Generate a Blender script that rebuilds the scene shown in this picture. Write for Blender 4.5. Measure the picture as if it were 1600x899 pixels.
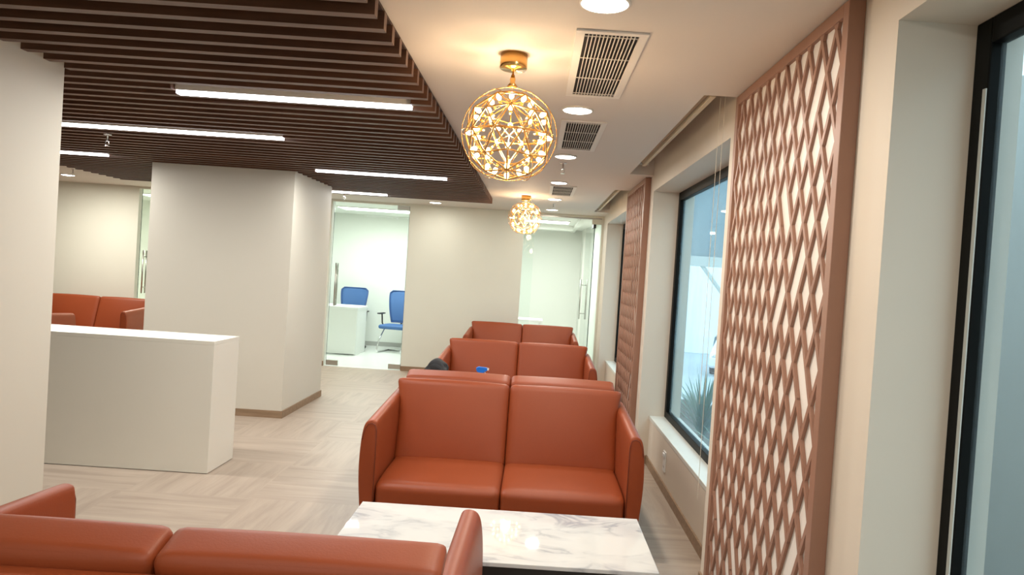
import bpy, bmesh, math, random
from mathutils import Vector, Matrix, Euler
random.seed(7)
for o in list(bpy.data.objects): bpy.data.objects.remove(o)
scene = bpy.context.scene
COL = scene.collection

# ------------------------------------------------------------------ camera
def R3(v): return Vector(v)
xw = R3((0.99999924, 0.0, 0.00123412)); yw = R3((-0.0012339, 0.01898305, 0.99981904)); zw = R3((0.0000234, 0.9998198, -0.0189830))
roll = math.atan(0.065); cr, sr = math.cos(roll), math.sin(roll)
def l2w(v): v = Vector(v); return Vector((v.dot(xw), v.dot(yw), v.dot(zw)))
right = l2w((cr, sr, 0)); up = l2w((-sr, cr, 0)); fwd = l2w((0, 0, 1))
cam_d = bpy.data.cameras.new('camera'); cam = bpy.data.objects.new('camera', cam_d); COL.objects.link(cam)
M = Matrix((right, up, -fwd)).transposed().to_4x4(); M.translation = Vector((0, 0, 1.55)); cam.matrix_world = M
cam_d.sensor_width = 36; cam_d.lens = 1130 / 1600 * 36; cam_d.shift_x = -37 / 1600; cam_d.clip_start = 0.05; cam_d.clip_end = 200
scene.camera = cam

# ------------------------------------------------------------------ light, world, exposure
EXPOSURE = 0.06
P_DOWN, P_STRIP, P_CHAND, P_OFFICE = 13.0, 24.0, 13.0, 58.0
E_DOWN, E_STRIP, E_BULB = 14.0, 9.0, 14.0
C_DOWN, C_STRIP, C_CHAND, C_OFFICE = (1.0, .94, .84), (1.0, .985, .94), (1.0, .75, .50), (.95, 1.0, .965)
SKY_COL, SKY_STR = (.64, .86, .97), 3.3
scene.view_settings.view_transform = 'Standard'; scene.view_settings.look = 'None'
scene.view_settings.exposure = EXPOSURE; scene.view_settings.gamma = 1; scene.view_settings.use_curve_mapping = False
w = bpy.data.worlds.new('world'); scene.world = w; w.use_nodes = True
bg = w.node_tree.nodes['Background']; bg.inputs[0].default_value = (*SKY_COL, 1); bg.inputs[1].default_value = SKY_STR
def area(loc, power, col, size, size_y=None, shape='DISK', rot=(0, 0, 0), spread=math.pi):
    l = bpy.data.lights.new('lamp_light', 'AREA'); l.energy = power; l.color = col; l.shape = shape; l.size = size; l.spread = spread
    if size_y: l.size_y = size_y
    o = bpy.data.objects.new('lamp_light', l); o.location = loc; o.rotation_euler = rot; COL.objects.link(o); return o
def point(loc, power, col, r):
    l = bpy.data.lights.new('bulb_light', 'POINT'); l.energy = power; l.color = col; l.shadow_soft_size = r
    o = bpy.data.objects.new('bulb_light', l); o.location = loc; COL.objects.link(o); return o

# ------------------------------------------------------------------ materials
def mat(name, col, rough=.5, metal=0, bump=0, bscale=40, var=0, vscale=3, spec=.5, emit=None, estr=0, coat=0):
    m = bpy.data.materials.new(name); m.use_nodes = True; nt = m.node_tree; b = nt.nodes['Principled BSDF']
    b.inputs['Roughness'].default_value = rough; b.inputs['Metallic'].default_value = metal
    b.inputs['Specular IOR Level'].default_value = spec; b.inputs['Coat Weight'].default_value = coat
    tc = nt.nodes.new('ShaderNodeTexCoord')
    n = nt.nodes.new('ShaderNodeTexNoise'); n.inputs['Scale'].default_value = vscale; n.inputs['Detail'].default_value = 4
    nt.links.new(tc.outputs['Object'], n.inputs['Vector'])
    mx = nt.nodes.new('ShaderNodeMix'); mx.data_type = 'RGBA'
    mx.inputs[6].default_value = (*[c * (1 - var) for c in col], 1); mx.inputs[7].default_value = (*[min(1, c * (1 + var)) for c in col], 1)
    nt.links.new(n.outputs['Fac'], mx.inputs[0]); nt.links.new(mx.outputs[2], b.inputs['Base Color'])
    if bump:
        n2 = nt.nodes.new('ShaderNodeTexNoise'); n2.inputs['Scale'].default_value = bscale; nt.links.new(tc.outputs['Object'], n2.inputs['Vector'])
        bp = nt.nodes.new('ShaderNodeBump'); bp.inputs['Strength'].default_value = bump; bp.inputs['Distance'].default_value = .01
        nt.links.new(n2.outputs['Fac'], bp.inputs['Height']); nt.links.new(bp.outputs[0], b.inputs['Normal'])
    if emit: b.inputs['Emission Color'].default_value = (*emit, 1); b.inputs['Emission Strength'].default_value = estr
    return m
def wood(name, c1, c2, scale, stretch, rough=.5, axis=0):
    m = bpy.data.materials.new(name); m.use_nodes = True; nt = m.node_tree; b = nt.nodes['Principled BSDF']; b.inputs['Roughness'].default_value = rough
    tc = nt.nodes.new('ShaderNodeTexCoord'); mp = nt.nodes.new('ShaderNodeMapping')
    s = [scale * stretch] * 3; s[axis] = scale; mp.inputs['Scale'].default_value = s
    nt.links.new(tc.outputs['Object'], mp.inputs[0]); n = nt.nodes.new('ShaderNodeTexNoise'); n.inputs['Scale'].default_value = 1; n.inputs['Detail'].default_value = 5; n.inputs['Roughness'].default_value = .6
    nt.links.new(mp.outputs[0], n.inputs['Vector']); r = nt.nodes.new('ShaderNodeValToRGB')
    r.color_ramp.elements[0].position = .3; r.color_ramp.elements[0].color = (*c1, 1); r.color_ramp.elements[1].position = .7; r.color_ramp.elements[1].color = (*c2, 1)
    nt.links.new(n.outputs['Fac'], r.inputs[0]); nt.links.new(r.outputs[0], b.inputs['Base Color']); return m
def floor_mat():
    m = bpy.data.materials.new('wood_grain_tile'); m.use_nodes = True; nt = m.node_tree; L = nt.links.new
    b = nt.nodes['Principled BSDF']; b.inputs['Roughness'].default_value = .42; b.inputs['Specular IOR Level'].default_value = .4
    tc = nt.nodes.new('ShaderNodeTexCoord')
    def grain(sx, sy, seed):
        mp = nt.nodes.new('ShaderNodeMapping'); mp.inputs['Scale'].default_value = (sx, sy, 1); mp.inputs['Location'].default_value = (seed, seed * 2, 0)
        L(tc.outputs['Object'], mp.inputs[0]); n = nt.nodes.new('ShaderNodeTexNoise'); n.inputs['Scale'].default_value = 1; n.inputs['Detail'].default_value = 6; n.inputs['Roughness'].default_value = .62; n.inputs['Distortion'].default_value = .6
        L(mp.outputs[0], n.inputs['Vector']); return n.outputs['Fac']
    g1 = grain(1.3, 14, 3); g2 = grain(14, 1.3, 11)
    ck = nt.nodes.new('ShaderNodeTexChecker'); ck.inputs['Scale'].default_value = 1.25; ck.inputs['Color1'].default_value = (1, 1, 1, 1); ck.inputs['Color2'].default_value = (0, 0, 0, 1)
    mp = nt.nodes.new('ShaderNodeMapping'); mp.inputs['Location'].default_value = (.13, .21, .35); L(tc.outputs['Object'], mp.inputs[0]); L(mp.outputs[0], ck.inputs['Vector'])
    mix = nt.nodes.new('ShaderNodeMix'); L(ck.outputs['Fac'], mix.inputs[0]); L(g1, mix.inputs[2]); L(g2, mix.inputs[3])
    r = nt.nodes.new('ShaderNodeValToRGB'); e = r.color_ramp.elements
    e[0].position = .28; e[0].color = (.295, .23, .178, 1); e[1].position = .72; e[1].color = (.425, .345, .272, 1)
    k = e.new(.48); k.color = (.36, .287, .226, 1)
    L(mix.outputs[0], r.inputs[0]); L(r.outputs[0], b.inputs['Base Color']); return m
def marble_mat():
    m = bpy.data.materials.new('white_marble'); m.use_nodes = True; nt = m.node_tree; L = nt.links.new
    b = nt.nodes['Principled BSDF']; b.inputs['Roughness'].default_value = .03; b.inputs['Specular IOR Level'].default_value = .35
    tc = nt.nodes.new('ShaderNodeTexCoord'); mp = nt.nodes.new('ShaderNodeMapping'); mp.inputs['Rotation'].default_value = (0, 0, .6); mp.inputs['Scale'].default_value = (1, 1.9, 1); L(tc.outputs['Object'], mp.inputs[0])
    n = nt.nodes.new('ShaderNodeTexNoise'); n.inputs['Scale'].default_value = 3.2; n.inputs['Detail'].default_value = 8; n.inputs['Distortion'].default_value = 1.1; L(mp.outputs[0], n.inputs['Vector'])
    r = nt.nodes.new('ShaderNodeValToRGB'); e = r.color_ramp.elements; e[0].position = .44; e[0].color = (0, 0, 0, 1); e[1].position = .56; e[1].color = (0, 0, 0, 1); k = e.new(.5); k.color = (1, 1, 1, 1)
    L(n.outputs['Fac'], r.inputs[0])
    n2 = nt.nodes.new('ShaderNodeTexNoise'); n2.inputs['Scale'].default_value = 2.4; n2.inputs['Detail'].default_value = 5; L(mp.outputs[0], n2.inputs['Vector'])
    r2 = nt.nodes.new('ShaderNodeValToRGB'); e = r2.color_ramp.elements; e[0].position = .42; e[0].color = (0, 0, 0, 1); e[1].position = .75; e[1].color = (1, 1, 1, 1); L(n2.outputs['Fac'], r2.inputs[0])
    mul = nt.nodes.new('ShaderNodeMath'); mul.operation = 'MULTIPLY'; L(r.outputs[0], mul.inputs[0]); L(r2.outputs[0], mul.inputs[1])
    ad = nt.nodes.new('ShaderNodeMath'); ad.operation = 'MULTIPLY_ADD'; L(r2.outputs[0], ad.inputs[0]); ad.inputs[1].default_value = .38; L(mul.outputs[0], ad.inputs[2])
    mx = nt.nodes.new('ShaderNodeMix'); mx.data_type = 'RGBA'; mx.inputs[6].default_value = (.70, .70, .675, 1); mx.inputs[7].default_value = (.34, .355, .39, 1)
    L(ad.outputs[0], mx.inputs[0]); L(mx.outputs[2], b.inputs['Base Color']); return m
def glass(name, tint, haze=0, hazecol=(.6, .8, .9), ior=1.45, rough=.01):
    m = bpy.data.materials.new(name); m.use_nodes = True; nt = m.node_tree; L = nt.links.new; nt.nodes.remove(nt.nodes['Principled BSDF']); out = nt.nodes['Material Output']
    t = nt.nodes.new('ShaderNodeBsdfTransparent'); t.inputs[0].default_value = (*tint, 1)
    last = t.outputs[0]
    if haze:
        d = nt.nodes.new('ShaderNodeBsdfDiffuse'); d.inputs[0].default_value = (*hazecol, 1); tr = nt.nodes.new('ShaderNodeBsdfTranslucent'); tr.inputs[0].default_value = (*hazecol, 1)
        a = nt.nodes.new('ShaderNodeMixShader'); a.inputs[0].default_value = .7; L(d.outputs[0], a.inputs[1]); L(tr.outputs[0], a.inputs[2])
        tc = nt.nodes.new('ShaderNodeTexCoord'); mp = nt.nodes.new('ShaderNodeMapping'); mp.inputs['Scale'].default_value = (2, 2, 1.2); L(tc.outputs['Object'], mp.inputs[0])
        n = nt.nodes.new('ShaderNodeTexNoise'); n.inputs['Scale'].default_value = 1.6; n.inputs['Detail'].default_value = 4; L(mp.outputs[0], n.inputs['Vector'])
        mm = nt.nodes.new('ShaderNodeMath'); mm.operation = 'MULTIPLY'; mm.inputs[1].default_value = haze * 2; L(n.outputs['Fac'], mm.inputs[0])
        h = nt.nodes.new('ShaderNodeMixShader'); L(mm.outputs[0], h.inputs[0]); L(last, h.inputs[1]); L(a.outputs[0], h.inputs[2]); last = h.outputs[0]
    g = nt.nodes.new('ShaderNodeBsdfGlossy'); g.inputs['Roughness'].default_value = rough
    f = nt.nodes.new('ShaderNodeFresnel'); f.inputs[0].default_value = ior
    ge = nt.nodes.new('ShaderNodeNewGeometry'); fm = nt.nodes.new('ShaderNodeMath'); fm.operation = 'MULTIPLY'; iv = nt.nodes.new('ShaderNodeMath'); iv.operation = 'SUBTRACT'; iv.inputs[0].default_value = 1
    L(ge.outputs['Backfacing'], iv.inputs[1]); L(f.outputs[0], fm.inputs[0]); L(iv.outputs[0], fm.inputs[1])      # one reflection per pane, from its outer face
    x = nt.nodes.new('ShaderNodeMixShader'); L(fm.outputs[0], x.inputs[0]); L(last, x.inputs[1]); L(g.outputs[0], x.inputs[2]); L(x.outputs[0], out.inputs[0]); return m
MW = mat('warm_white_paint', (.615, .578, .495), .62, var=.02, vscale=1.5)
MCEIL = mat('ceiling_paint', (.66, .61, .545), .7, var=.015, vscale=1)
MBACK = mat('pale_wall_paint', (.69, .70, .61), .6, var=.02)
MPIER = mat('pier_paint', (.66, .585, .485), .6, var=.02)
MPANELW = mat('lattice_backing', (.80, .745, .68), .5)
MSILL = mat('sill_stone', (.66, .66, .60), .35, var=.04, vscale=8)
MCOUNTER = mat('white_solid_surface', (.80, .785, .70), .3, var=.02)
MOFFICE = mat('office_paint', (.74, .76, .70), .6)
MTILE = mat('white_floor_tile', (.75, .77, .73), .15, var=.03)
MFLOOR = floor_mat()
MSKIRT = wood('skirting_wood', (.20, .125, .07), (.33, .22, .135), 3, 10, .5)
MSLAT = wood('dark_walnut', (.072, .028, .013), (.138, .060, .030), 2.0, 16, .45)
MBOARD = mat('backing_board', (.035, .014, .009), .8)
MLAT = wood('brown_lacquer', (.285, .148, .098), (.32, .168, .112), 3, 3, .42, 2)
MLEATHER = mat('rust_leather', (.275, .054, .0145), .46, bump=.04, bscale=160, var=.06, vscale=5, spec=.35)
MSEAM = mat('dark_stitching', (.16, .03, .012), .6)
MMARBLE = marble_mat()
MBLACK = mat('black_metal', (.012, .011, .010), .4)
MFRAME = mat('black_window_frame', (.004, .0045, .004), .5, var=.3, vscale=30, spec=.12)
MTAPE = mat('white_sealant', (.55, .57, .53), .7)
MGOLD = mat('polished_gold', (.83, .50, .17), .18, metal=1)
MBRONZE = mat('antique_gold', (.50, .30, .10), .28, metal=1)
MSTEEL = mat('brushed_steel', (.50, .49, .46), .3, metal=1)
MCHROME = mat('chrome', (.7, .7, .7), .1, metal=1)
MVENT = mat('vent_white', (.72, .69, .63), .5)
MDARK = mat('vent_dark', (.006, .005, .005), .9)
MBULB = mat('bulb_glow', (1, .85, .6), .4, emit=(1, .66, .32), estr=E_BULB)
MDOWN = mat('downlight_diffuser', (1, 1, 1), .5, emit=(1, .95, .86), estr=E_DOWN)
MSTRIP = mat('strip_diffuser', (1, 1, 1), .5, emit=(.93, .93, 1), estr=E_STRIP)
MBLUE = mat('blue_mesh', (.05, .13, .32), .7, bump=.3, bscale=300)
MBLACKP = mat('black_plastic', (.02, .02, .022), .5)
MBAG = mat('black_fabric', (.012, .012, .014), .75, bump=.5, bscale=60)
MSPRAY = mat('blue_plastic', (.01, .16, .62), .35)
MWHITEP = mat('white_plastic', (.75, .76, .74), .4)
MBLIND = mat('blind_fabric', (.60, .52, .38), .8)
MCORD = mat('bead_cord', (.66, .62, .52), .5)
GDOOR = glass('door_glass', (.965, .99, .98), ior=1.25)
GEDGE = mat('glass_edge', (.01, .035, .035), .2)
GWIN = glass('blue_window_glass', (.92, .975, .99), .15, (.62, .85, .95), ior=1.12)
GWIN1 = glass('grey_window_glass', (.84, .87, .88), .12, (.42, .47, .48), ior=1.12)
MGROUND = mat('outdoor_paving', (.42, .46, .48), .9, var=.1)
MOUTWALL = mat('outdoor_render', (.40, .40, .37), .9, var=.06)
MPALE = mat('outdoor_pale_render', (.80, .84, .86), .9, var=.05)
MCANOPY = mat('canopy_sheet', (.15, .19, .21), .8, var=.05)
MLEAF = mat('leaf_green', (.16, .30, .22), .5, var=.3, vscale=8)
MCARW = mat('white_car_paint', (.80, .82, .84), .25)
MCARG = mat('car_glass', (.05, .08, .10), .1)
MTYRE = mat('tyre_rubber', (.02, .02, .02), .8)

# ------------------------------------------------------------------ mesh helpers
def link(name, me, m=None, parent=None, smooth=False):
    if m: me.materials.append(m)
    if smooth:
        for p in me.polygons: p.use_smooth = True
    o = bpy.data.objects.new(name, me); COL.objects.link(o)
    if parent: o.parent = parent
    return o
class MB:
    def __init__(s): s.v = []; s.f = []
    def box(s, x0, x1, y0, y1, z0, z1):
        n = len(s.v); s.v += [(x, y, z) for z in (z0, z1) for y in (y0, y1) for x in (x0, x1)]
        s.f += [tuple(n + i for i in q) for q in ((0, 2, 3, 1), (4, 5, 7, 6), (0, 1, 5, 4), (2, 6, 7, 3), (0, 4, 6, 2), (1, 3, 7, 5))]; return s
    def prism(s, pts, axis, a, b):      # polygon extruded along an axis between a and b
        n = len(s.v); k = len(pts)
        def P(p, t):
            q = list(p); q.insert(axis, t); return tuple(q)
        s.v += [P(p, a) for p in pts] + [P(p, b) for p in pts]
        s.f += [tuple(range(n + k - 1, n - 1, -1)), tuple(range(n + k, n + 2 * k))] + [(n + i, n + (i + 1) % k, n + k + (i + 1) % k, n + k + i) for i in range(k)]; return s
    def tube(s, pts, r, seg=8, closed=False):
        pts = [Vector(p) for p in pts]; N = len(pts); n0 = len(s.v); prev = None
        for i, p in enumerate(pts):
            if closed: t = pts[(i + 1) % N] - pts[i - 1]
            else: t = pts[min(i + 1, N - 1)] - pts[max(i - 1, 0)]
            t.normalize()
            if prev is None: u = t.orthogonal().normalized()
            else:
                u = prev - t * prev.dot(t)
                u = u.normalized() if u.length > 1e-6 else t.orthogonal().normalized()
            prev = u; v = t.cross(u); rr = r[i] if isinstance(r, (list, tuple)) else r
            s.v += [tuple(p + (u * math.cos(2 * math.pi * j / seg) + v * math.sin(2 * math.pi * j / seg)) * rr) for j in range(seg)]
        for i in range(N if closed else N - 1):
            a = n0 + i * seg; b = n0 + ((i + 1) % N) * seg
            for j in range(seg): s.f.append((a + j, a + (j + 1) % seg, b + (j + 1) % seg, b + j))
        if not closed:
            s.f.append(tuple(n0 + j for j in range(seg - 1, -1, -1))); s.f.append(tuple(n0 + (N - 1) * seg + j for j in range(seg)))
        return s
    def lathe(s, prof, c=(0, 0, 0), seg=32):    # profile (r, z) about z through c
        n0 = len(s.v)
        for r, z in prof: s.v += [(c[0] + r * math.cos(2 * math.pi * j / seg), c[1] + r * math.sin(2 * math.pi * j / seg), c[2] + z) for j in range(seg)]
        for i in range(len(prof) - 1):
            a = n0 + i * seg; b = a + seg
            for j in range(seg): s.f.append((a + j, a + (j + 1) % seg, b + (j + 1) % seg, b + j))
        s.f.append(tuple(n0 + j for j in range(seg - 1, -1, -1))); k = n0 + (len(prof) - 1) * seg; s.f.append(tuple(k + j for j in range(seg)))
        return s
    def build(s, name, m, parent=None, smooth=False, bevel=0, seg=2):
        me = bpy.data.meshes.new(name); me.from_pydata(s.v, [], s.f); me.update()
        bm = bmesh.new(); bm.from_mesh(me); bmesh.ops.recalc_face_normals(bm, faces=bm.faces); bm.to_mesh(me); bm.free()
        o = link(name, me, m, parent, smooth)
        if bevel:
            b = o.modifiers.new('bevel', 'BEVEL'); b.width = bevel; b.segments = seg; b.limit_method = 'ANGLE'; b.angle_limit = math.radians(35)
        return o
def box(name, m, x0, x1, y0, y1, z0, z1, parent=None, bevel=0): return MB().box(x0, x1, y0, y1, z0, z1).build(name, m, parent, bevel=bevel)
def S(o, kind='structure'): o['kind'] = kind; return o
def tag(o, label, cat, group=None):
    o['label'] = label; o['category'] = cat
    if group: o['group'] = group
    return o
def thing(name, label, cat, loc=(0, 0, 0), rz=0, group=None):
    o = bpy.data.objects.new(name, None); COL.objects.link(o); o.location = loc; o.rotation_euler = (0, 0, rz); o.empty_display_size = .1
    return tag(o, label, cat, group)
def dup(o, parent=None):
    c = o.copy(); COL.objects.link(c); c.parent = parent
    for ch in o.children: dup(ch, c)
    return c
def softbox(name, m, sx, sy, sz, r, parent, bulge=(0, 0, 0), n=14, fn=None, loc=(0, 0, 0), rot=(0, 0, 0)):
    # soft upholstered block: rounded box with slightly crowned faces
    bm = bmesh.new(); bmesh.ops.create_cube(bm, size=2); bmesh.ops.subdivide_edges(bm, edges=bm.edges, cuts=n, use_grid_fill=True)
    h = (sx / 2, sy / 2, sz / 2)
    for v in bm.verts:
        u = [max(-1, min(1, math.copysign(1 - (1 - abs(c)) ** 1.5, c))) for c in v.co]
        p = Vector([u[i] * h[i] for i in range(3)]); q = Vector([max(-(h[i] - r), min(h[i] - r, p[i])) for i in range(3)])
        d = p - q
        if d.length > 1e-9: p = q + d.normalized() * r
        for i in range(3):
            a, b = [j for j in range(3) if j != i]
            k = max(0, 1 - abs(u[a]) ** 2.2) * max(0, 1 - abs(u[b]) ** 2.2)
            p[i] += bulge[i] * k * (u[i] if abs(u[i]) > .5 else 0)
        if fn: p = fn(p, u)
        v.co = p
    me = bpy.data.meshes.new(name); bm.to_mesh(me); bm.free()
    me.transform(Matrix.Translation(Vector(loc)) @ Euler(rot).to_matrix().to_4x4()); return link(name, me, m, parent, True)

# ------------------------------------------------------------------ the room
H = 2.45; YB = 10.6; XP = .95; XS = 1.045; XG = 1.17; SILL = .41; HEAD = 2.31
S(box('floor', MFLOOR, -8.2, 1.5, -2.7, YB, -.12, 0))
ceil = MB().box(-8.2, .745, -2.7, YB + .1, H, H + .1)
for a, b in ((-2.7, -2.0), (1.98, 3.456), (6.177, 7.347), (9.93, YB + .1)): ceil.box(.745, 1.3, a, b, H, H + .1)
ceil.box(.72, 1.3, -2.7, YB + .1, H + .30, H + .36)
ceil.box(.735, .745, -2.7, YB + .1, H + .1, H + .30)
for a, b in ((-2.01, -2.0), (1.98, 2.0), (3.44, 3.456), (6.177, 6.19), (7.33, 7.347), (9.93, 9.95)): ceil.box(.745, 1.3, a, b, H + .1, H + .30)
S(ceil.build('ceiling', MCEIL))
wr = MB()
for a, b in ((-2.7, -2.0), (2.0, 3.71), (6.12, 7.75), (10.03, YB + .05)): wr.box(XP, 1.3, a, b, 0, H + .3)
for a, b in ((-2.0, 2.0), (3.71, 6.12), (7.75, 10.03)):
    wr.box(XP, 1.3, a, b, HEAD, H + .3); wr.box(XS, 1.3, a, b, 0, SILL - .03)
S(wr.build('wall_right', MPIER))
sl = MB()
for a, b in ((-2.0, 2.0), (3.71, 6.12), (7.75, 10.03)): sl.box(XS - .004, 1.3, a, b, SILL - .03, SILL)
S(sl.build('trim_1', MSILL, bevel=.003))
sk = MB()
for a, b in ((-2.0, 2.0), (3.71, 6.12), (7.75, 10.03)): sk.box(XS - .012, XS, a, b, 0, .07)
for a, b in ((-2.7, -2.0), (2.0, 2.2), (3.46, 3.71), (6.12, 6.29), (7.52, 7.75), (10.03, YB)): sk.box(XP - .012, XP, a, b, 0, .07)
for y in (6.12, 10.03): sk.box(XP, XS, y - .012, y, 0, .07)
S(sk.build('baseboard_right', MSKIRT))
S(MB().box(-2.9, -2.28, -2.7, 3.43, 0, H).build('wall_left', MW))
S(box('wall_rear', MW, -8.2, 1.5, -2.8, -2.7, 0, H))
S(box('wall_far_left', MW, -8.3, -8.2, -2.7, YB, 0, H))
# column block standing in the middle of the hall
S(box('wall_column', MW, -3.73, -2.36, 6.945, 8.20, 0, H))
S(MB().box(-3.742, -2.348, 6.933, 6.945, 0, .07).box(-2.36, -2.348, 6.945, 8.212, 0, .07).box(-3.742, -3.73, 6.945, 8.212, 0, .07).box(-3.73, -2.36, 8.2, 8.212, 0, .07).build('baseboard_column', MSKIRT))
# back wall with two door openings and the glazed bay
wb = MB()
D0, D1, D2, D3, G0, G1 = -5.86, -4.70, -3.03, -1.895, -.215, .975
for a, b in ((-8.2, D0), (D1, D2), (D3, G0), (G1, XP + .35)): wb.box(a, b, YB, YB + .10, 0, H)
for a, b in ((D0, D1), (D2, D3), (G0, G1)): wb.box(a, b, YB, YB + .10, H - .03, H)
S(wb.build('wall_back', MBACK))
S(MB().box(-8.2, D0, YB - .012, YB, 0, .07).box(D1, D2, YB - .012, YB, 0, .07).box(D3, G0, YB - .012, YB, 0, .07).build('baseboard_back', MSKIRT))

# rooms behind the glass
S(box('floor_office', MTILE, -8.2, 1.5, YB, 14.4, -.12, 0))
S(box('ceiling_office', MOFFICE, -8.2, 1.5, YB + .1, 14.4, H, H + .1))
S(MB().box(-8.2, -1.15, 13.6, 13.7, 0, H).box(-1.15, 1.3, 14.2, 14.3, 0, H).build('wall_office_back', MOFFICE))
S(MB().box(-4.2, -4.1, YB + .1, 13.6, 0, H).box(-1.25, -1.15, YB + .1, 14.2, 0, H).box(-8.3, -8.2, YB, 14.3, 0, H).box(.98, 1.3, YB + .1, 14.2, 0, H).box(.86, .98, 13.6, 14.2, 0, H).build('wall_office_side', MOFFICE))
S(MB().box(-8.2, -1.25, 13.588, 13.6, 0, .08).build('baseboard_office', mat('office_skirting', (.36, .36, .33), .5)))
S(MB().box(-1.15, .62, 13.0, 13.25, H - .09, H).box(.62, .70, YB + .1, 14.2, H - .05, H).build('trim_2', MOFFICE))

# wooden slatted ceiling
tc = thing('slatted_ceiling', 'dark walnut slatted ceiling panel hung over the middle of the hall', 'ceiling feature', (0, 0, H))
XE = -.59; ZS = -.075
MB().box(-5.16, XE - .005, -1.1, 8.95, -.012, -.001).build('backing_board', MBOARD, tc)
strips = [(-1.92, -.697, 3.78), (-3.05, -1.803, 5.03), (-4.35, -3.05, 5.03), (-5.1, -3.94, 6.58), (-2.094, -.875, 6.72), (-3.05, -1.826, 8.65), (-1.92, -.697, 1.0), (-1.92, -.697, -.6)]
PITCH = .1437
for k in range(-22, 46):
    y1 = 2.462 + PITCH * k; y0 = y1 - .043
    xl = -2.28 if y0 < 3.43 else -5.16
    segs = [(xl, XE)]
    if y1 > 6.945 and y0 < 8.2: segs = [(xl, -3.73), (-2.36, XE)]
    for (sx0, sx1, sy) in strips:
        if y1 > sy - .033 and y0 < sy + .033:
            ns = []
            for a, b in segs:
                if sx1 < a or sx0 > b: ns.append((a, b)); continue
                if sx0 - .002 > a: ns.append((a, sx0 - .002))
                if sx1 + .002 < b: ns.append((sx1 + .002, b))
            segs = ns
    mb = MB()
    for a, b in segs: mb.box(a, b, y0, y1, ZS, -.012)
    mb.build('slat', MSLAT, tc)

# strip lights set between the slats
slab = ['long white strip light in the slats, nearest to the gold chandelier', 'long white strip light in the slats passing behind the left wall end', None,
        'short visible end of a strip light just above the far left sofa', 'white strip light in the slats right of the column', 'thin distant strip light above the office door', None]
slab[2] = 'strip light in line behind the left wall end, mostly hidden by it'
slab[6] = 'unseen fill strip light added above the viewpoint'; slab.append('unseen fill strip light added behind the viewpoint')  # last two strips are out of view, added as fill light
for i, (a, b, y) in enumerate(strips):
    t = thing('strip_light', slab[i], 'ceiling light', ((a + b) / 2, y, H - .013), 0, 'strip lights in the slatted ceiling'); l = (b - a) / 2
    box('housing', MVENT, -l, l, -.03, .03, -.058, 0, t); box('diffuser', MSTRIP, -l + .004, l - .004, -.023, .023, -.075, -.0585, t)
    area(((a + b) / 2, y, H - .10), P_STRIP * (.12 if y == 1.0 else .8 if y < 0 else 1), C_STRIP, 2 * l, .05, 'RECTANGLE')

# ------------------------------------------------------------------ ceiling fittings
def downlight(x, y, label, z=H, power=None, r=.078):
    t = thing('downlight', label, 'ceiling light', (x, y, z), 0, 'round ceiling downlights')
    MB().lathe([(r + .008, 0), (r + .008, -.006), (r, -.010), (r, 0)]).build('trim_ring', MVENT, t, True)
    MB().lathe([(r - .002, -.002), (r - .002, -.009), (r - .012, -.012)]).build('diffuser', MDOWN, t)
    area((x, y, z - .02), power or P_DOWN, C_DOWN, r * 1.8)
dl = [(2.376, 'round downlight cut by the top edge of the picture, nearest of the row'), (3.919, 'round downlight between the two nearest air vents'), (5.467, 'round downlight just beyond the second air vent'),
      (7.028, 'round downlight just in front of the smallest, farthest air vent'), (8.592, 'round downlight just beyond the farthest air vent'), (9.98, 'last small downlight of the row, close to the glass partition')]
for y, lb in dl: downlight(.168, y, lb, power=P_DOWN * (.5 if y > 9.9 else 1))
downlight(-1.45, 10.05, 'small downlight near the back wall, right of the office door', power=5); downlight(-6.2, 9.5, 'downlight at the far left over the distant sofa', power=42)
downlight(-3.9, 9.6, 'unseen downlight added behind the column to brighten the back wall')  # added lamp, out of sight, lifts the dim back left wall
for y in (.83, -.7): downlight(.168, y, 'unseen fill downlight added behind the viewpoint')  # out of view, added to fill the near end of the hall
for x, y in ((-6.5, 6.0), (-6.5, 2.0)): downlight(x, y, 'unseen downlight added behind the left wall to brighten the left side')  # hidden lamps added because the left area was too dim

def vent(y0, y1, label):
    x0, x1 = .090, .358; t = thing('air_vent', label, 'air vent', ((x0 + x1) / 2, (y0 + y1) / 2, H), 0, 'ceiling air vents')
    a, l = (x1 - x0) / 2, (y1 - y0) / 2; fw = .03
    MB().box(-a, a, -l, -l + fw, -.008, 0).box(-a, a, l - fw, l, -.008, 0).box(-a, -a + fw + .004, -l + fw, l - fw, -.008, 0).box(a - fw - .004, a, -l + fw, l - fw, -.008, 0).build('frame', MVENT, t, bevel=.002)
    box('dark_opening', MDARK, -a + .032, a - .032, -l + fw, l - fw, -.003, -.001, t)
    w = a - .034; n = 14; f = MB()
    for i in range(1, n): x = -w + 2 * w * i / n; f.box(x - .0014, x + .0014, -l + fw, l - fw, -.012, -.003)
    f.build('fins', MVENT, t); 
    for q in (-.93, -.33, .33, .93): box('cross_bar', MVENT, -w, w, q * (l - fw) - .002, q * (l - fw) + .002, -.0065, -.003, t)
vent(2.645, 3.61, 'large white grille air vent nearest the viewer'); vent(4.19, 5.16, 'white grille air vent second along the ceiling'); vent(7.27, 8.16, 'small distant white grille air vent above the far chandelier')

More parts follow.
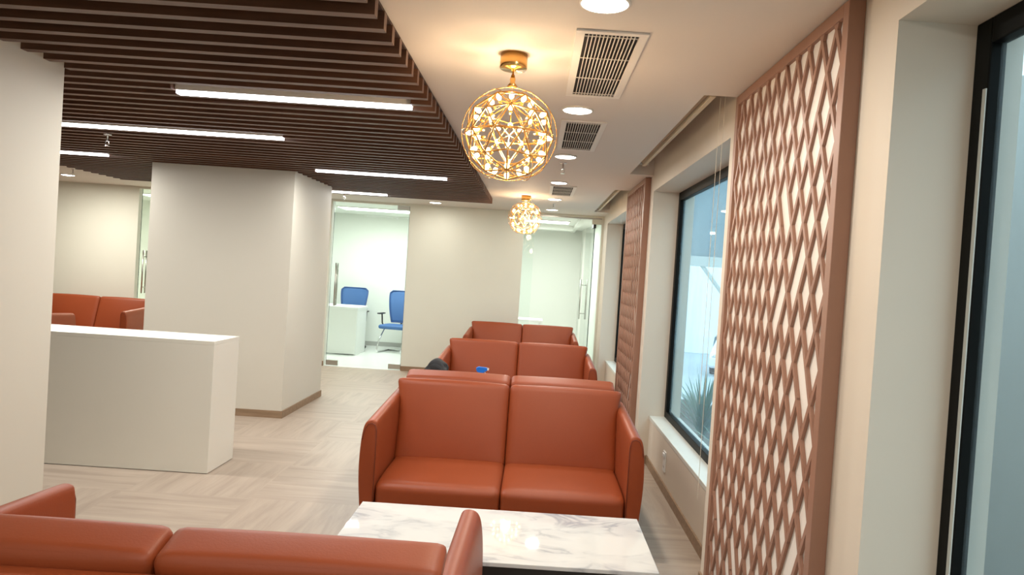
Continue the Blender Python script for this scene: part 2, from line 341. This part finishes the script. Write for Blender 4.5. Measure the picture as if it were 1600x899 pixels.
def sprinkler(x, y, z, label):
    t = thing('sprinkler', label, 'sprinkler', (x, y, z), 0, 'ceiling sprinklers')
    MB().lathe([(.028, 0), (.026, -.006), (.008, -.008)]).build('escutcheon', MCHROME, t, True)
    MB().lathe([(.007, -.006), (.007, -.045), (.012, -.047), (.012, -.055), (.004, -.056)], seg=12).build('body', MCHROME, t, True)
    MB().tube([(-.010, 0, -.052), (-.014, 0, -.07), (0, 0, -.085)], .002, 6).tube([(.010, 0, -.052), (.014, 0, -.07), (0, 0, -.085)], .002, 6).lathe([(.004, -.084), (.017, -.086), (.017, -.088), (.003, -.089)], seg=16).build('deflector', MCHROME, t)
sprinkler(.163, 5.80, H, 'chrome sprinkler on the white ceiling between two downlights'); sprinkler(.168, 9.15, H, 'tiny distant sprinkler just in front of the last downlight')
sprinkler(-3.22, 5.36, H - .0755, 'chrome sprinkler under the slats by the left strip light'); sprinkler(-2.35, 8.69, H - .0755, 'tiny sprinkler under the slats above the office door'); sprinkler(-5.65, 8.75, H, 'tiny sprinkler beside the far left downlight')

# ------------------------------------------------------------------ chandeliers
def icosphere_pts(sub):
    bm = bmesh.new(); bmesh.ops.create_icosphere(bm, subdivisions=sub, radius=1); vs = [v.co.normalized() for v in bm.verts]; es = [(e.verts[0].index, e.verts[1].index) for e in bm.edges]; bm.free(); return vs, es
def chandelier(label, x, y, drop, power, R=.197):
    t = thing('chandelier', label, 'chandelier', (x, y, H), .35, 'gold globe chandeliers'); cz = -drop
    MB().lathe([(.056, 0), (.057, -.058), (.054, -.062), (.012, -.063), (.010, -.07)]).build('canopy', MGOLD, t, True)
    MB().tube([(0, 0, -.062), (0, 0, cz + R + .03)], .004).build('rod', MGOLD, t, True)
    MB().lathe([(.006, .055), (.012, .035), (.010, .022), (.024, .004), (.005, -.004)], (0, 0, cz + R), 16).build('finial', MGOLD, t, True)
    c = Vector((0, 0, cz)); iv, ie = icosphere_pts(1)
    axes = []
    for v in iv:
        if not any(abs(v.dot(a)) > .99 for a in axes): axes.append(v)
    for a in axes:
        u = a.orthogonal().normalized(); v = a.cross(u)
        MB().tube([c + (u * math.cos(k * math.pi / 24) + v * math.sin(k * math.pi / 24)) * R for k in range(48)], .0017, 6, True).build('ring', MGOLD, t, True)
    vs, es = icosphere_pts(2); f = MB(); ri = R * .93
    for a, b in es:
        p, q = vs[a], vs[b]; f.tube([c + (p * (1 - s) + q * s) * ri for s in (0, 1)], .0032, 6)
    f.build('star_frame', MBRONZE, t)
    g = MB()
    for v in iv: g.tube([c, c + v * ri], .0012, 5)
    g.build('spokes', MGOLD, t)
    for v in vs:
        q = v.to_track_quat('Z', 'Y').to_matrix(); pos = c + v * ri * .80
        so = MB().lathe([(.0055, -.020), (.0065, 0), (.004, .004)], seg=10); so.v = [tuple(pos + q @ Vector(k)) for k in so.v]
        bmb = MB().lathe([(.003, .002), (.0085, .008), (.0105, .016), (.009, .025), (.0045, .034), (.001, .038)], seg=12); bmb.v = [tuple(pos + q @ Vector(k)) for k in bmb.v]
        ob = bmb.build('bulb', MBULB, t, True); so.build('socket', MGOLD, ob, True)
    point((x, y, H + cz), power, C_CHAND, .05)
chandelier('large gold globe chandelier full of small glowing bulbs, the nearer one', -.147, 3.01, .335, P_CHAND)
chandelier('small distant gold globe chandelier in front of the back wall', -.166, 8.44, .262, P_CHAND)

# ------------------------------------------------------------------ lattice screens on the piers
def lattice(label, y0, y1):
    t = thing('lattice_screen', label, 'screen', (XP, (y0 + y1) / 2, 0), 0, 'brown lattice screens'); hw = (y1 - y0) / 2; fw = .042; zt, zb = H - .004, .012; d = -.052
    fr = MB().box(d, 0, -hw, -hw + fw, zb, zt).box(d, 0, hw - fw, hw, zb, zt).box(d, 0, -hw + fw, hw - fw, zt - fw, zt).box(d, 0, -hw + fw, hw - fw, zb, zb + fw)
    fr.build('frame', MLAT, t, bevel=.002)
    iy0, iy1, iz0, iz1 = -hw + fw, hw - fw, zb + fw, zt - fw; PY = .1145; PZ = .240; m = MB(); bw = .0086
    ny = int((iy1 - iy0) / PY) + 2; nz = int((iz1 - iz0) / PZ) + 2
    def seg(p, q):
        (ya, za), (yb, zb_) = p, q
        # clip to the frame opening
        ts = [0, 1]; dy, dz = yb - ya, zb_ - za
        for a, dd, lo, hi in ((ya, dy, iy0, iy1), (za, dz, iz0, iz1)):
            tt = sorted(((lo - a) / dd, (hi - a) / dd)); ts[0] = max(ts[0], tt[0]); ts[1] = min(ts[1], tt[1])
        if ts[1] - ts[0] < .02: return
        A = Vector((ya + dy * ts[0], za + dz * ts[0])); B = Vector((ya + dy * ts[1], za + dz * ts[1])); u = (B - A).normalized(); nrm = Vector((-u.y, u.x)) * bw
        A = A - u * .004; B = B + u * .004
        m.prism([tuple(A + nrm), tuple(B + nrm), tuple(B - nrm), tuple(A - nrm)], 0, -.048 + random.uniform(-.0006, .0006), -.037)
    rnd = random.Random(3)
    for i in range(-1, ny + 1):
        for j in range(-1, nz + 1):
            Y = iy0 + i * PY; Z = iz0 + j * PZ + .05
            for (a, b) in (((0, 0), (.5, .5)), ((.5, .5), (1, 1)), ((0, 1), (.5, .5)), ((.5, .5), (1, 0))):
                if rnd.random() < .03 and 0 < i < ny - 2: continue
                seg((Y + a[0] * PY, Z + a[1] * PZ), (Y + b[0] * PY, Z + b[1] * PZ))
    m.build('lattice', MLAT, t)
    box('backing_panel', MPANELW, -.0365, -.025, -hw + .02, hw - .02, zb + .02, zt - .02, t)
lattice('tall brown diamond lattice screen on the near pier, right side of picture', 2.212, 3.452)
lattice('narrow looking distant brown lattice screen on the pier beyond the window', 6.29, 7.52)

# ------------------------------------------------------------------ windows
def window(name, y0, y1, gm, tape=False):
    w = bpy.data.objects.new(name, None); COL.objects.link(w); w.location = (XG, (y0 + y1) / 2, SILL); S(w); l = (y1 - y0) / 2; hh = HEAD - SILL; f = .07
    MB().box(-.004, .04, -l, -l + f, 0, hh).box(-.004, .04, l - f, l, 0, hh).box(-.004, .04, -l + f, l - f, hh - f, hh).box(-.004, .04, -l + f, l - f, 0, f * .8).build('window_frame', MFRAME, w, bevel=.004)
    if tape: MB().box(-.008, -.0045, l - f + .002, l - f + .016, .12, hh - .19).build('sealing_strip', MTAPE, w)
    g = MB().box(.024, .030, -l + f - .01, l - f + .01, f * .8 - .01, hh - f + .01).build('pane', gm, w)
    return w
window('window_1', -2.0, 2.0, GWIN1, True); window('window_2', 3.71, 6.12, GWIN); window('window_3', 7.75, 10.03, GWIN)

def blind(label, y0, y1, cords):
    t = thing('roller_blind', label, 'blind', (.80, (y0 + y1) / 2, H + .06), 0, 'rolled up roller blinds'); l = (y1 - y0) / 2
    MB().tube([(0, -l, 0), (0, l, 0)], .03, 20).build('fabric_roll', MBLIND, t)
    MB().box(-.012, .012, -l, l, -.055, -.030).build('bottom_bar', MBLIND, t, bevel=.003)
    MB().box(-.04, .04, -l - .015, -l, -.04, .04).box(-.04, .04, l, l + .015, -.04, .04).box(-.03, .03, -l - .015, l + .015, .04, .24).build('bracket', MVENT, t)
    for (cx, cy, ztop, zbot) in cords:
        q = MB(); n = int((ztop - zbot) / .012)
        q.tube([(cx - .80, cy - (y0 + y1) / 2, ztop - H - .06), (cx - .80, cy - (y0 + y1) / 2, zbot - H - .06)], .0011, 6)
        for k in range(n):
            zz = ztop - .012 * k - H - .06; q.lathe([(.0004, .0024), (.0021, 0), (.0004, -.0024)], (cx - .80, cy - (y0 + y1) / 2, zz), 6)
        q.build('bead_cord', MCORD, t)
blind('rolled up blind in the ceiling slot over the middle window', 3.50, 5.75, [(.86, 3.515, H + .03, .50), (.86, 3.61, H + .03, .95)])
blind('rolled up blind in the ceiling slot over the far window', 7.42, 9.85, [(.86, 7.60, H + .03, .75)])

# ------------------------------------------------------------------ glass doors and partition
def handle(parent, x, y, z0, z1, off=.045):
    for s in (-1, 1):
        h = MB().tube([(x, y + s * off, z0), (x, y + s * off, z1)], .012, 12)
        for z in (z0 + .09, z1 - .09): h.tube([(x, y + s * .006, z), (x, y + s * off, z)], .008, 10)
        h.build('pull_handle', MSTEEL, parent, True)
def gdoor(name, x0, x1, hinge_right=True):
    d = bpy.data.objects.new(name, None); COL.objects.link(d); d.location = (0, YB + .05, 0); S(d)
    MB().box(x0 + .025, x1 - .012, -.006, .006, .012, H - .035).build('glass_leaf', GDOOR, d)
    MB().box(x0 + .025, x0 + .20, -.014, .014, .010, .085).build('patch_fitting', MSTEEL, d, bevel=.002)
    MB().box(x1 - .19, x1 - .012, -.014, .014, .010, .085).build('patch_fitting', MSTEEL, d, bevel=.002)
    MB().box(x1 - .19, x1 - .012, -.014, .014, H - .09, H - .035).build('patch_fitting', MSTEEL, d, bevel=.002)
    MB().box(x0 + .022, x0 + .025, -.006, .006, .012, H - .035).box(x1 - .012, x1 - .009, -.006, .006, .012, H - .035).build('glass_edge', GEDGE, d)
    handle(d, x0 + .105, 0, .89, 1.52); return d
gdoor('door_1', D2, D3); gdoor('door_2', D0, D1)
gw = bpy.data.objects.new('window_4', None); COL.objects.link(gw); gw.location = (0, YB + .05, 0); S(gw)
MB().box(G0, G1, -.022, .022, H - .05, H - .03).build('header_channel', MSTEEL, gw); MB().box(G0 + .004, -.055, -.006, .006, .01, H - .05).box(.835, G1 - .055, -.006, .006, .01, H - .05).build('fixed_pane', GDOOR, gw)
MB().box(G1 - .055, G1, -.05, .02, 0, H - .03).build('jamb', MBACK, gw); MB().box(.78, .95, -.04, .04, H - .12, H - .05).build('header_box', MBACK, gw)
d3 = bpy.data.objects.new('door_3', None); COL.objects.link(d3); d3.location = (.822, YB + .05, 0); d3.rotation_euler = (0, 0, math.radians(93.5)); S(d3)
MB().box(.0, .90, -.006, .006, .012, H - .125).build('glass_leaf', GDOOR, d3); MB().box(-.003, 0, -.006, .006, .012, H - .125).build('glass_edge', GEDGE, d3)
MB().box(-.01, .14, -.02, .02, H - .175, H - .122).build('patch_fitting', MBLACK, d3); MB().box(0, .16, -.016, .016, .01, .085).build('patch_fitting', MSTEEL, d3)
handle(d3, .78, 0, .88, 1.51, .05)
area((-2.7, 12.1, H - .03), P_OFFICE, C_OFFICE, 1.2, .5, 'RECTANGLE'); area((-.1, 12.2, H - .03), P_OFFICE * .8, C_OFFICE, 1.0, .5, 'RECTANGLE'); area((-6.0, 12.1, H - .03), P_OFFICE * 1.1, (1, .97, .84), 1.2, .5, 'RECTANGLE')
MPANEL = mat('panel_diffuser', (1, 1, 1), .5, emit=(.9, 1, .96), estr=5)
for x, y, lb in ((-2.7, 12.1, 'bright panel light on the ceiling of the office behind the glass door'), (-.1, 12.2, 'panel light on the ceiling of the room behind the glass partition'), (-6.0, 12.1, 'panel light in the far left office')):
    t = thing('panel_light', lb, 'ceiling light', (x, y, H), 0, 'office panel lights'); box('frame', MVENT, -.62, .62, -.27, .27, -.014, 0, t); box('diffuser', MPANEL, -.6, .6, -.25, .25, -.018, -.0145, t)

# ------------------------------------------------------------------ sofas
def make_sofa():
    t = thing('sofa', '', 'sofa', (0, 0, 0), 0, 'rust leather two seat sofas'); HW = .775
    # origin: floor, centre of the front line; seat faces -y, back at +y
    for s in (-1, 1):
        prof = [(.690, .07), (.752, .07), (.768, .18), (.784, .34), (.788, .46), (.782, .58), (.772, .650), (.758, .682), (.728, .692), (.700, .685), (.690, .660)]
        mb = MB(); ys = [0, .012, .04, .25, .55, .82, .90, .92]; n0 = 0
        for i, y in enumerate(ys):
            inset = {0: .014, 1: .004, 6: .006, 7: .02}.get(i, 0)
            for (x, z) in prof:
                cx, cz = .738, .36; lift = 1 + .10 * min(1, max(0, y / .8)) * max(0, (z - .3) / .36)
                zz = z * 1 if z < .3 else .3 + (z - .3) * (1 + .12 * min(1, y / .85))
                xx = x + (cx - x) * inset * 8 * .25; zz = zz + (cz - zz) * inset * .9
                mb.v.append((s * xx, y, zz))
        k = len(prof)
        for i in range(len(ys) - 1):
            for j in range(k): mb.f.append((i * k + j, i * k + (j + 1) % k, (i + 1) * k + (j + 1) % k, (i + 1) * k + j))
        mb.f.append(tuple(range(k))); mb.f.append(tuple((len(ys) - 1) * k + j for j in range(k)))
        o = mb.build('arm', MLEATHER, t, True)
        sb = o.modifiers.new('sub', 'SUBSURF'); sb.levels = 1; sb.render_levels = 2
        for e in o.data.edges:
            pass
        MB().tube([(s * x, .004, z) for (x, z) in ((.697, .10), (.697, .63), (.706, .664), (.726, .674), (.748, .664), (.764, .63), (.774, .58))], .0022, 6).build('piping', MSEAM, o, True)
    box('seat_base', MLEATHER, -.69, .69, .03, .84, .075, .20, t, .015)
    softbox('back_panel', MLEATHER, 1.385, .10, .68, .03, t, loc=(0, .86, .41), n=8)
    for s in (-1, 1):
        def seatfn(p, u):
            if u[1] < 0: p.z -= .016 * (abs(u[1]) ** 3) * (1 if u[2] > 0 else 0)
            return p
        c = softbox('seat_cushion', MLEATHER, .692, .68, .19, .035, t, (0, .004, .008), 16, seatfn, loc=(s * .3465, .345, .262))
        def backfn(p, u):
            e = max(0, abs(u[0]) - .75) / .25
            if u[2] > .6: p.z -= .010 * (1 - abs(u[0]) ** 2) * -1 * .4
            p.x += math.copysign(.032, u[0]) * max(0, u[2]) ** 2 * (1 if abs(u[0]) > .7 else 0) * (1 if u[0] * s > 0 else 0)
            return p
        b = softbox('back_cushion', MLEATHER, .697, .15, .53, .032, t, (0, .020, .004), 18, backfn, loc=(s * .349, .685, .556), rot=(math.radians(-17), 0, 0))
    for s in (-1, 1):
        for y in (.06, .85): MB().lathe([(.020, .075), (.016, 0)], (s * .70, y, 0), 12).build('foot', MBLACK, t)
    return t
proto = make_sofa()
sofas = [(-.118, 3.95, 0, 'rust leather sofa facing the viewer right behind the marble coffee table'), (-.125, 5.795, math.pi, 'rust leather sofa back to back behind the nearest facing sofa, only its top showing'),
         (-.13, 6.84, 0, 'rust leather sofa facing the viewer with a black bag in front of its left arm'), (-.14, 9.56, 0, 'smallest rust leather sofa at the back, against the back wall'),
         (-.908, 2.60, math.pi, 'rust leather sofa in the bottom left foreground, seen from behind'), (-6.20, 9.655, 0, 'rust leather sofa far left beyond the white counter, facing the viewer'),
         (-6.44, 8.98, math.pi, 'rust leather sofa far left with only one arm showing beside the wall end')]
for i, (x, y, rz, lb) in enumerate(sofas):
    o = proto if i == 0 else dup(proto); o.location = (x, y, 0); o.rotation_euler = (0, 0, rz); o['label'] = lb

# ------------------------------------------------------------------ coffee tables and what is on them
def table(x0, x1, y0, y1, z, label):
    t = thing('coffee_table', label, 'coffee table', ((x0 + x1) / 2, (y0 + y1) / 2, 0), 0, 'marble coffee tables'); a, b = (x1 - x0) / 2, (y1 - y0) / 2
    box('marble_top', MMARBLE, -a, a, -b, b, z - .018, z, t, .003)
    MB().box(-a + .02, a - .02, -b + .012, -b + .05, z - .085, z - .018).box(-a + .02, a - .02, b - .05, b - .012, z - .085, z - .018).box(-a + .02, -a + .058, -b + .05, b - .05, z - .085, z - .018).box(a - .058, a - .02, -b + .05, b - .05, z - .085, z - .018).build('apron', MBLACK, t)
    for sx in (-1, 1):
        for sy in (-1, 1): box('leg', MBLACK, sx * (a - .04) - .02, sx * (a - .04) + .02, sy * (b - .035) - .02, sy * (b - .035) + .02, 0, z - .085, t)
    return t
table(-.775, .575, 2.885, 3.53, .38, 'white marble topped coffee table with black base between the two nearest sofas')
table(-1.0, .35, 6.0, 6.56, .38, 'marble coffee table hidden behind the double row of sofas')
t = thing('spray_bottle', 'blue trigger spray bottle standing behind the sofa back', 'spray bottle', (-.42, 6.40, .38))
MB().lathe([(.034, 0), (.038, .006), (.038, .15), (.030, .185), (.014, .215), (.013, .235)], seg=24).build('bottle', MWHITEP, t, True)
MB().lathe([(.017, .232), (.017, .255), (.012, .258)], seg=16).build('collar', MWHITEP, t, True)
MB().prism([(-.05, .282), (-.042, .270), (-.012, .258), (.014, .258), (.020, .270), (.046, .282), (.046, .310), (-.030, .316), (-.052, .304)], 1, -.016, .016).build('trigger_head', MSPRAY, t, bevel=.005)
MB().prism([(.046, .286), (.060, .288), (.060, .306), (.046, .306)], 1, -.009, .009).build('nozzle', MWHITEP, t)
MB().tube([(.022, 0, .272), (.034, 0, .258), (.036, 0, .235)], .005, 8).build('trigger', MWHITEP, t, True)
t = thing('backpack', 'black fabric bag slumped on the hidden table by the sofa arm', 'bag', (-.835, 6.32, .386))
def bagfn(p, u):
    k = (p.z + .13) / .26
    p.x *= 1 - .35 * max(0, k); p.x += .03 * max(0, k) + .012 * math.sin(p.z * 40 + p.y * 30); p.z += .018 * math.sin(p.x * 35 + 1) * max(0, u[2]); p.y += .012 * math.sin(p.x * 30 + p.z * 25)
    return p
softbox('bag_body', MBAG, .27, .21, .32, .06, t, (.02, .02, .02), 14, bagfn, loc=(0, 0, .175))
MB().tube([(-.03, -.02, .305), (-.02, -.02, .332), (.03, -.02, .345), (.075, -.02, .315), (.085, -.02, .28)], .010, 8).build('carry_strap', MBAG, t, True)
MB().tube([(.07, -.07, .20), (.11, -.10, .14), (.13, -.10, .05), (.10, -.105, .012)], .009, 8).build('shoulder_strap', MBAG, t, True)

# ------------------------------------------------------------------ counter
t = thing('reception_counter', 'plain white reception counter standing left in front of the column', 'counter', (-3.05, 5.25, 0))
MB().box(-.845, .845, -.213, .213, .004, .905).build('body', MCOUNTER, t, bevel=.001); MB().box(-.845, .845, -.213, .213, .9055, .932).build('countertop', MCOUNTER, t, bevel=.001); MB().box(-.83, .83, -.20, .20, 0, .004).build('plinth', MBLACK, t)

# outlet under the window
t = thing('wall_outlet', 'white wall socket plate below the middle window', 'outlet', (XS, 5.33, .225))
MB().box(-.008, 0, -.045, .045, -.075, .075).build('plate', MWHITEP, t, bevel=.003); MB().box(-.018, -.008, -.026, .026, .034, .062).build('switch_cover', MWHITEP, t, bevel=.004); MB().box(-.010, -.008, -.018, .018, -.045, -.030).build('socket', MSTEEL, t)

# ------------------------------------------------------------------ office furniture behind the glass
t = thing('office_desk', 'white office desk seen through the glass door', 'desk', (-3.45, 12.3, 0))
MB().box(-.6, .555, -.34, .36, .755, .80).build('desktop', MWHITEP, t, bevel=.003); MB().box(-.6, .54, -.33, -.30, .02, .755).build('front_panel', MWHITEP, t); MB().box(.51, .545, -.30, .34, 0, .755).build('side_panel', MWHITEP, t); MB().box(-.595, -.56, -.30, .34, 0, .755).build('side_panel', MWHITEP, t)
t = thing('side_desk', 'white desk corner just visible above the rearmost sofa through the glass', 'desk', (-.25, 12.6, 0))
MB().box(-.5, .42, -.3, .3, .72, .76).build('desktop', MWHITEP, t); MB().box(.36, .40, -.28, .28, 0, .72).build('side_panel', MWHITEP, t); MB().box(-.48, -.44, -.28, .28, 0, .72).build('side_panel', MWHITEP, t)
def office_chair(label, x, y, rz, cantilever):
    t = thing('office_chair', label, 'office chair', (x, y, 0), rz, 'blue mesh office chairs')
    sc = softbox('seat', MBLUE, .48, .46, .07, .03, t, (0, 0, .01), 8, loc=(0, 0, .455))
    # tall curved mesh back, facing -y
    def bk(th, inset):
        mb = MB(); nx, nz = 10, 14
        for side in (0, 1):
            for j in range(nz + 1):
                v = j / nz; z = .52 + .56 * v; wd = (.165 + .080 * math.sin(v * math.pi * .5)) - inset
                if v > .9: wd -= .05 * ((v - .9) / .1) ** 2
                for i in range(nx + 1):
                    u = i / nx * 2 - 1; y = .215 + .07 * v - .045 * u * u - .02 * math.sin(v * math.pi) + side * th
                    mb.v.append((u * wd, y, z - inset * (1 if v > .5 else -1) * abs(2 * v - 1)))
        q = (nx + 1) * (nz + 1)
        for j in range(nz):
            for i in range(nx):
                a = j * (nx + 1) + i; mb.f.append((a, a + 1, a + nx + 2, a + nx + 1)); mb.f.append((q + a, q + a + nx + 1, q + a + nx + 2, q + a + 1))
        rim = [i for i in range(nx + 1)] + [j * (nx + 1) + nx for j in range(1, nz + 1)] + [nz * (nx + 1) + i for i in range(nx - 1, -1, -1)] + [j * (nx + 1) for j in range(nz - 1, 0, -1)]
        for a, b in zip(rim, rim[1:] + rim[:1]): mb.f.append((a, b, q + b, q + a))
        return mb, rim
    mb, rim = bk(.012, .0); pts = [mb.v[i] for i in rim]
    bo = mb.build('backrest', MBLUE, t, True); MB().tube(pts, .011, 8, True).build('back_frame', mat('blue_frame', (.03, .08, .24), .5) if 'blue_frame' not in bpy.data.materials else bpy.data.materials['blue_frame'], bo, True)
    MB().tube([(0, .28, .70), (0, .25, .52), (0, .18, .43), (0, .05, .42)], .018, 8).build('back_support', MBLACKP, t, True)
    for s in (-1, 1):
        a = MB().tube([(s * .235, .03, .44), (s * .275, .03, .50), (s * .285, .02, .66)], .013, 8).build('armrest', MBLACKP, t, True)
        softbox('arm_pad', MBLACKP, .065, .24, .025, .012, a, n=5, loc=(s * .285, -.01, .675))
    if cantilever:
        for s in (-1, 1): MB().tube([(s * .20, .16, .42), (s * .21, -.02, .40), (s * .22, -.20, .22), (s * .225, -.27, .05), (s * .225, -.24, .014), (s * .225, .0, .012), (s * .225, .24, .012)], .0125, 10).build('leg', MCHROME, t, True)
        MB().tube([(-.225, .24, .012), (.225, .24, .012)], .012, 8).build('crossbar', MCHROME, t, True)
    else:
        MB().tube([(0, 0, .42), (0, 0, .10)], .028, 12).build('gas_lift', MCHROME, t, True)
        for k in range(5):
            a = k * 2 * math.pi / 5 + .3; dx, dy = math.cos(a), math.sin(a)
            lg = MB().tube([(dx * .02, dy * .02, .10), (dx * .28, dy * .28, .07)], [.022, .014], 8).build('leg', MBLACKP, t, True)
            MB().tube([(dx * .28 - dy * .02, dy * .28 + dx * .02, .028), (dx * .28 + dy * .02, dy * .28 - dx * .02, .028)], .028, 14).build('caster', MBLACKP, lg, True)
office_chair('blue mesh chair whose back rises behind the white office desk', -3.28, 13.0, 0, False)
office_chair('blue mesh visitor chair on chrome legs at the right of the glass office door', -2.40, 12.75, math.radians(-12), True)

# ------------------------------------------------------------------ outside the windows
S(box('ground_outside', MGROUND, 1.35, 40, -12, 60, -1.85, -1.7))
S(box('wall_outside', MOUTWALL, 3.4, 3.6, -4, 8.5, -1.7, 3.2))
t = thing('outdoor_building', 'pale building with a dark canopy far outside the window', 'building', (9, 34, -1.7))
MB().box(-8.5, 6, 0, 1, 0, 7.5).build('wall', MPALE, t, bevel=.02); MB().box(-6.2, 4, -12, -11.8, 3.9, 7.6).build('canopy', MCANOPY, t, bevel=.02); MB().box(-6.2, 4, -12.15, -12.0, 3.8, 4.1).box(-6.0, -5.7, -12.1, -11.7, 0, 3.9).build('fascia', MOUTWALL, t)
MB().tube([(-4.0, -12.05, 3.85), (-3.3, -12.05, 3.0)], .06, 8).tube([(-1.6, -12.05, 3.85), (-2.6, -12.05, 2.9)], .06, 8).build('brace', MOUTWALL, t); MB().box(-3.35, -3.1, -12.2, -11.95, 0, 3.85).build('post', MPALE, t)
t = thing('car', 'white car parked outside, seen small through the middle window', 'car', (7.9, 27.5, -1.7), math.radians(70))
prof = [(-2.1, .35), (-2.15, .65), (-2.0, .85), (-1.4, .92), (-.75, 1.38), (.3, 1.45), (1.1, 1.36), (1.75, .98), (2.1, .90), (2.15, .45), (2.0, .28), (-1.95, .28)]
body = MB().prism(prof, 1, -.85, .85); body.v = [(x, y * (1 - .16 * max(0, (z - .9) / .5)), z) for x, y, z in body.v]; body.build('body', MCARW, t, bevel=.07, seg=3)
for s in (-1, 1): MB().prism([(-1.15, .96), (-.68, 1.32), (.25, 1.37), (.95, 1.30), (1.45, .98)], 1, s * .80, s * .845).build('side_window', MCARG, t)
MB().prism([(-1.42, .95), (-.80, 1.37), (-.76, 1.33), (-1.30, .93)], 1, -.66, .66).build('windscreen', MCARG, t)
for x in (-1.3, 1.3):
    for s in (-1, 1): MB().tube([(x, s * .70, .31), (x, s * .87, .31)], .31, 20).build('wheel', MTYRE, t)
for s in (-1, 1): softbox('headlamp', MCHROME, .12, .35, .14, .05, t, n=4, loc=(-2.07, s * .6, .72))
def shrub(label, x, y, z0, n, hgt, seed):
    r = random.Random(seed); t = thing('spiky_shrub', label, 'shrub', (x, y, z0), 0, 'shrubs outside the window')
    mb = MB()
    for k in range(n):
        a = r.uniform(0, 2 * math.pi); tilt = r.uniform(.15, 1.15); L = hgt * r.uniform(.65, 1.05); wd = r.uniform(.010, .02)
        dx, dy = math.cos(a), math.sin(a); prev = None; N = 7; n0 = len(mb.v); b0 = r.uniform(0, .25) * hgt
        for i in range(N):
            s = i / (N - 1); out = L * s * math.sin(tilt) * .8; z = max(.012, b0 + .02 + L * (s * math.cos(tilt * .6) - .35 * tilt * s * s)); ww = wd * (1 - s) ** .6 + .001
            for q, e in ((-1, 0), (1, 0), (0, .3)): mb.v.append((max(1.36 - x, dx * out - dy * q * ww), dy * out + dx * q * ww, z - e * ww))
        for i in range(N - 1):
            a0 = n0 + i * 3; b1 = a0 + 3
            for j in range(3): mb.f.append((a0 + j, a0 + (j + 1) % 3, b1 + (j + 1) % 3, b1 + j))
    mb.build('leaves', MLEAF, t); MB().tube([(0, 0, 0), (.01, 0, .3 * hgt), (0, .01, .55 * hgt)], [.03, .025, .015], 8).build('stem', mat('bark', (.12, .09, .06), .8) if 'bark' not in bpy.data.materials else bpy.data.materials['bark'], t, True)
t = thing('planter_wall', 'low planter bed along the outside of the middle window', 'planter', (1.75, 6.5, -1.7)); MB().box(-.38, .75, -3.4, 3.6, 0, 1.62).build('kerb', MOUTWALL, t); MB().box(-.33, .70, -3.35, 3.55, 1.62, 1.635).build('soil', mat('soil', (.07, .06, .05), .95, bump=.6), t)
shrub('larger spiky leaved shrub outside the middle window', 1.80, 7.4, -.055, 120, .66, 4); shrub('lower bushy shrub outside, nearer the lattice side of the window', 1.72, 6.0, -.055, 110, .52, 9)
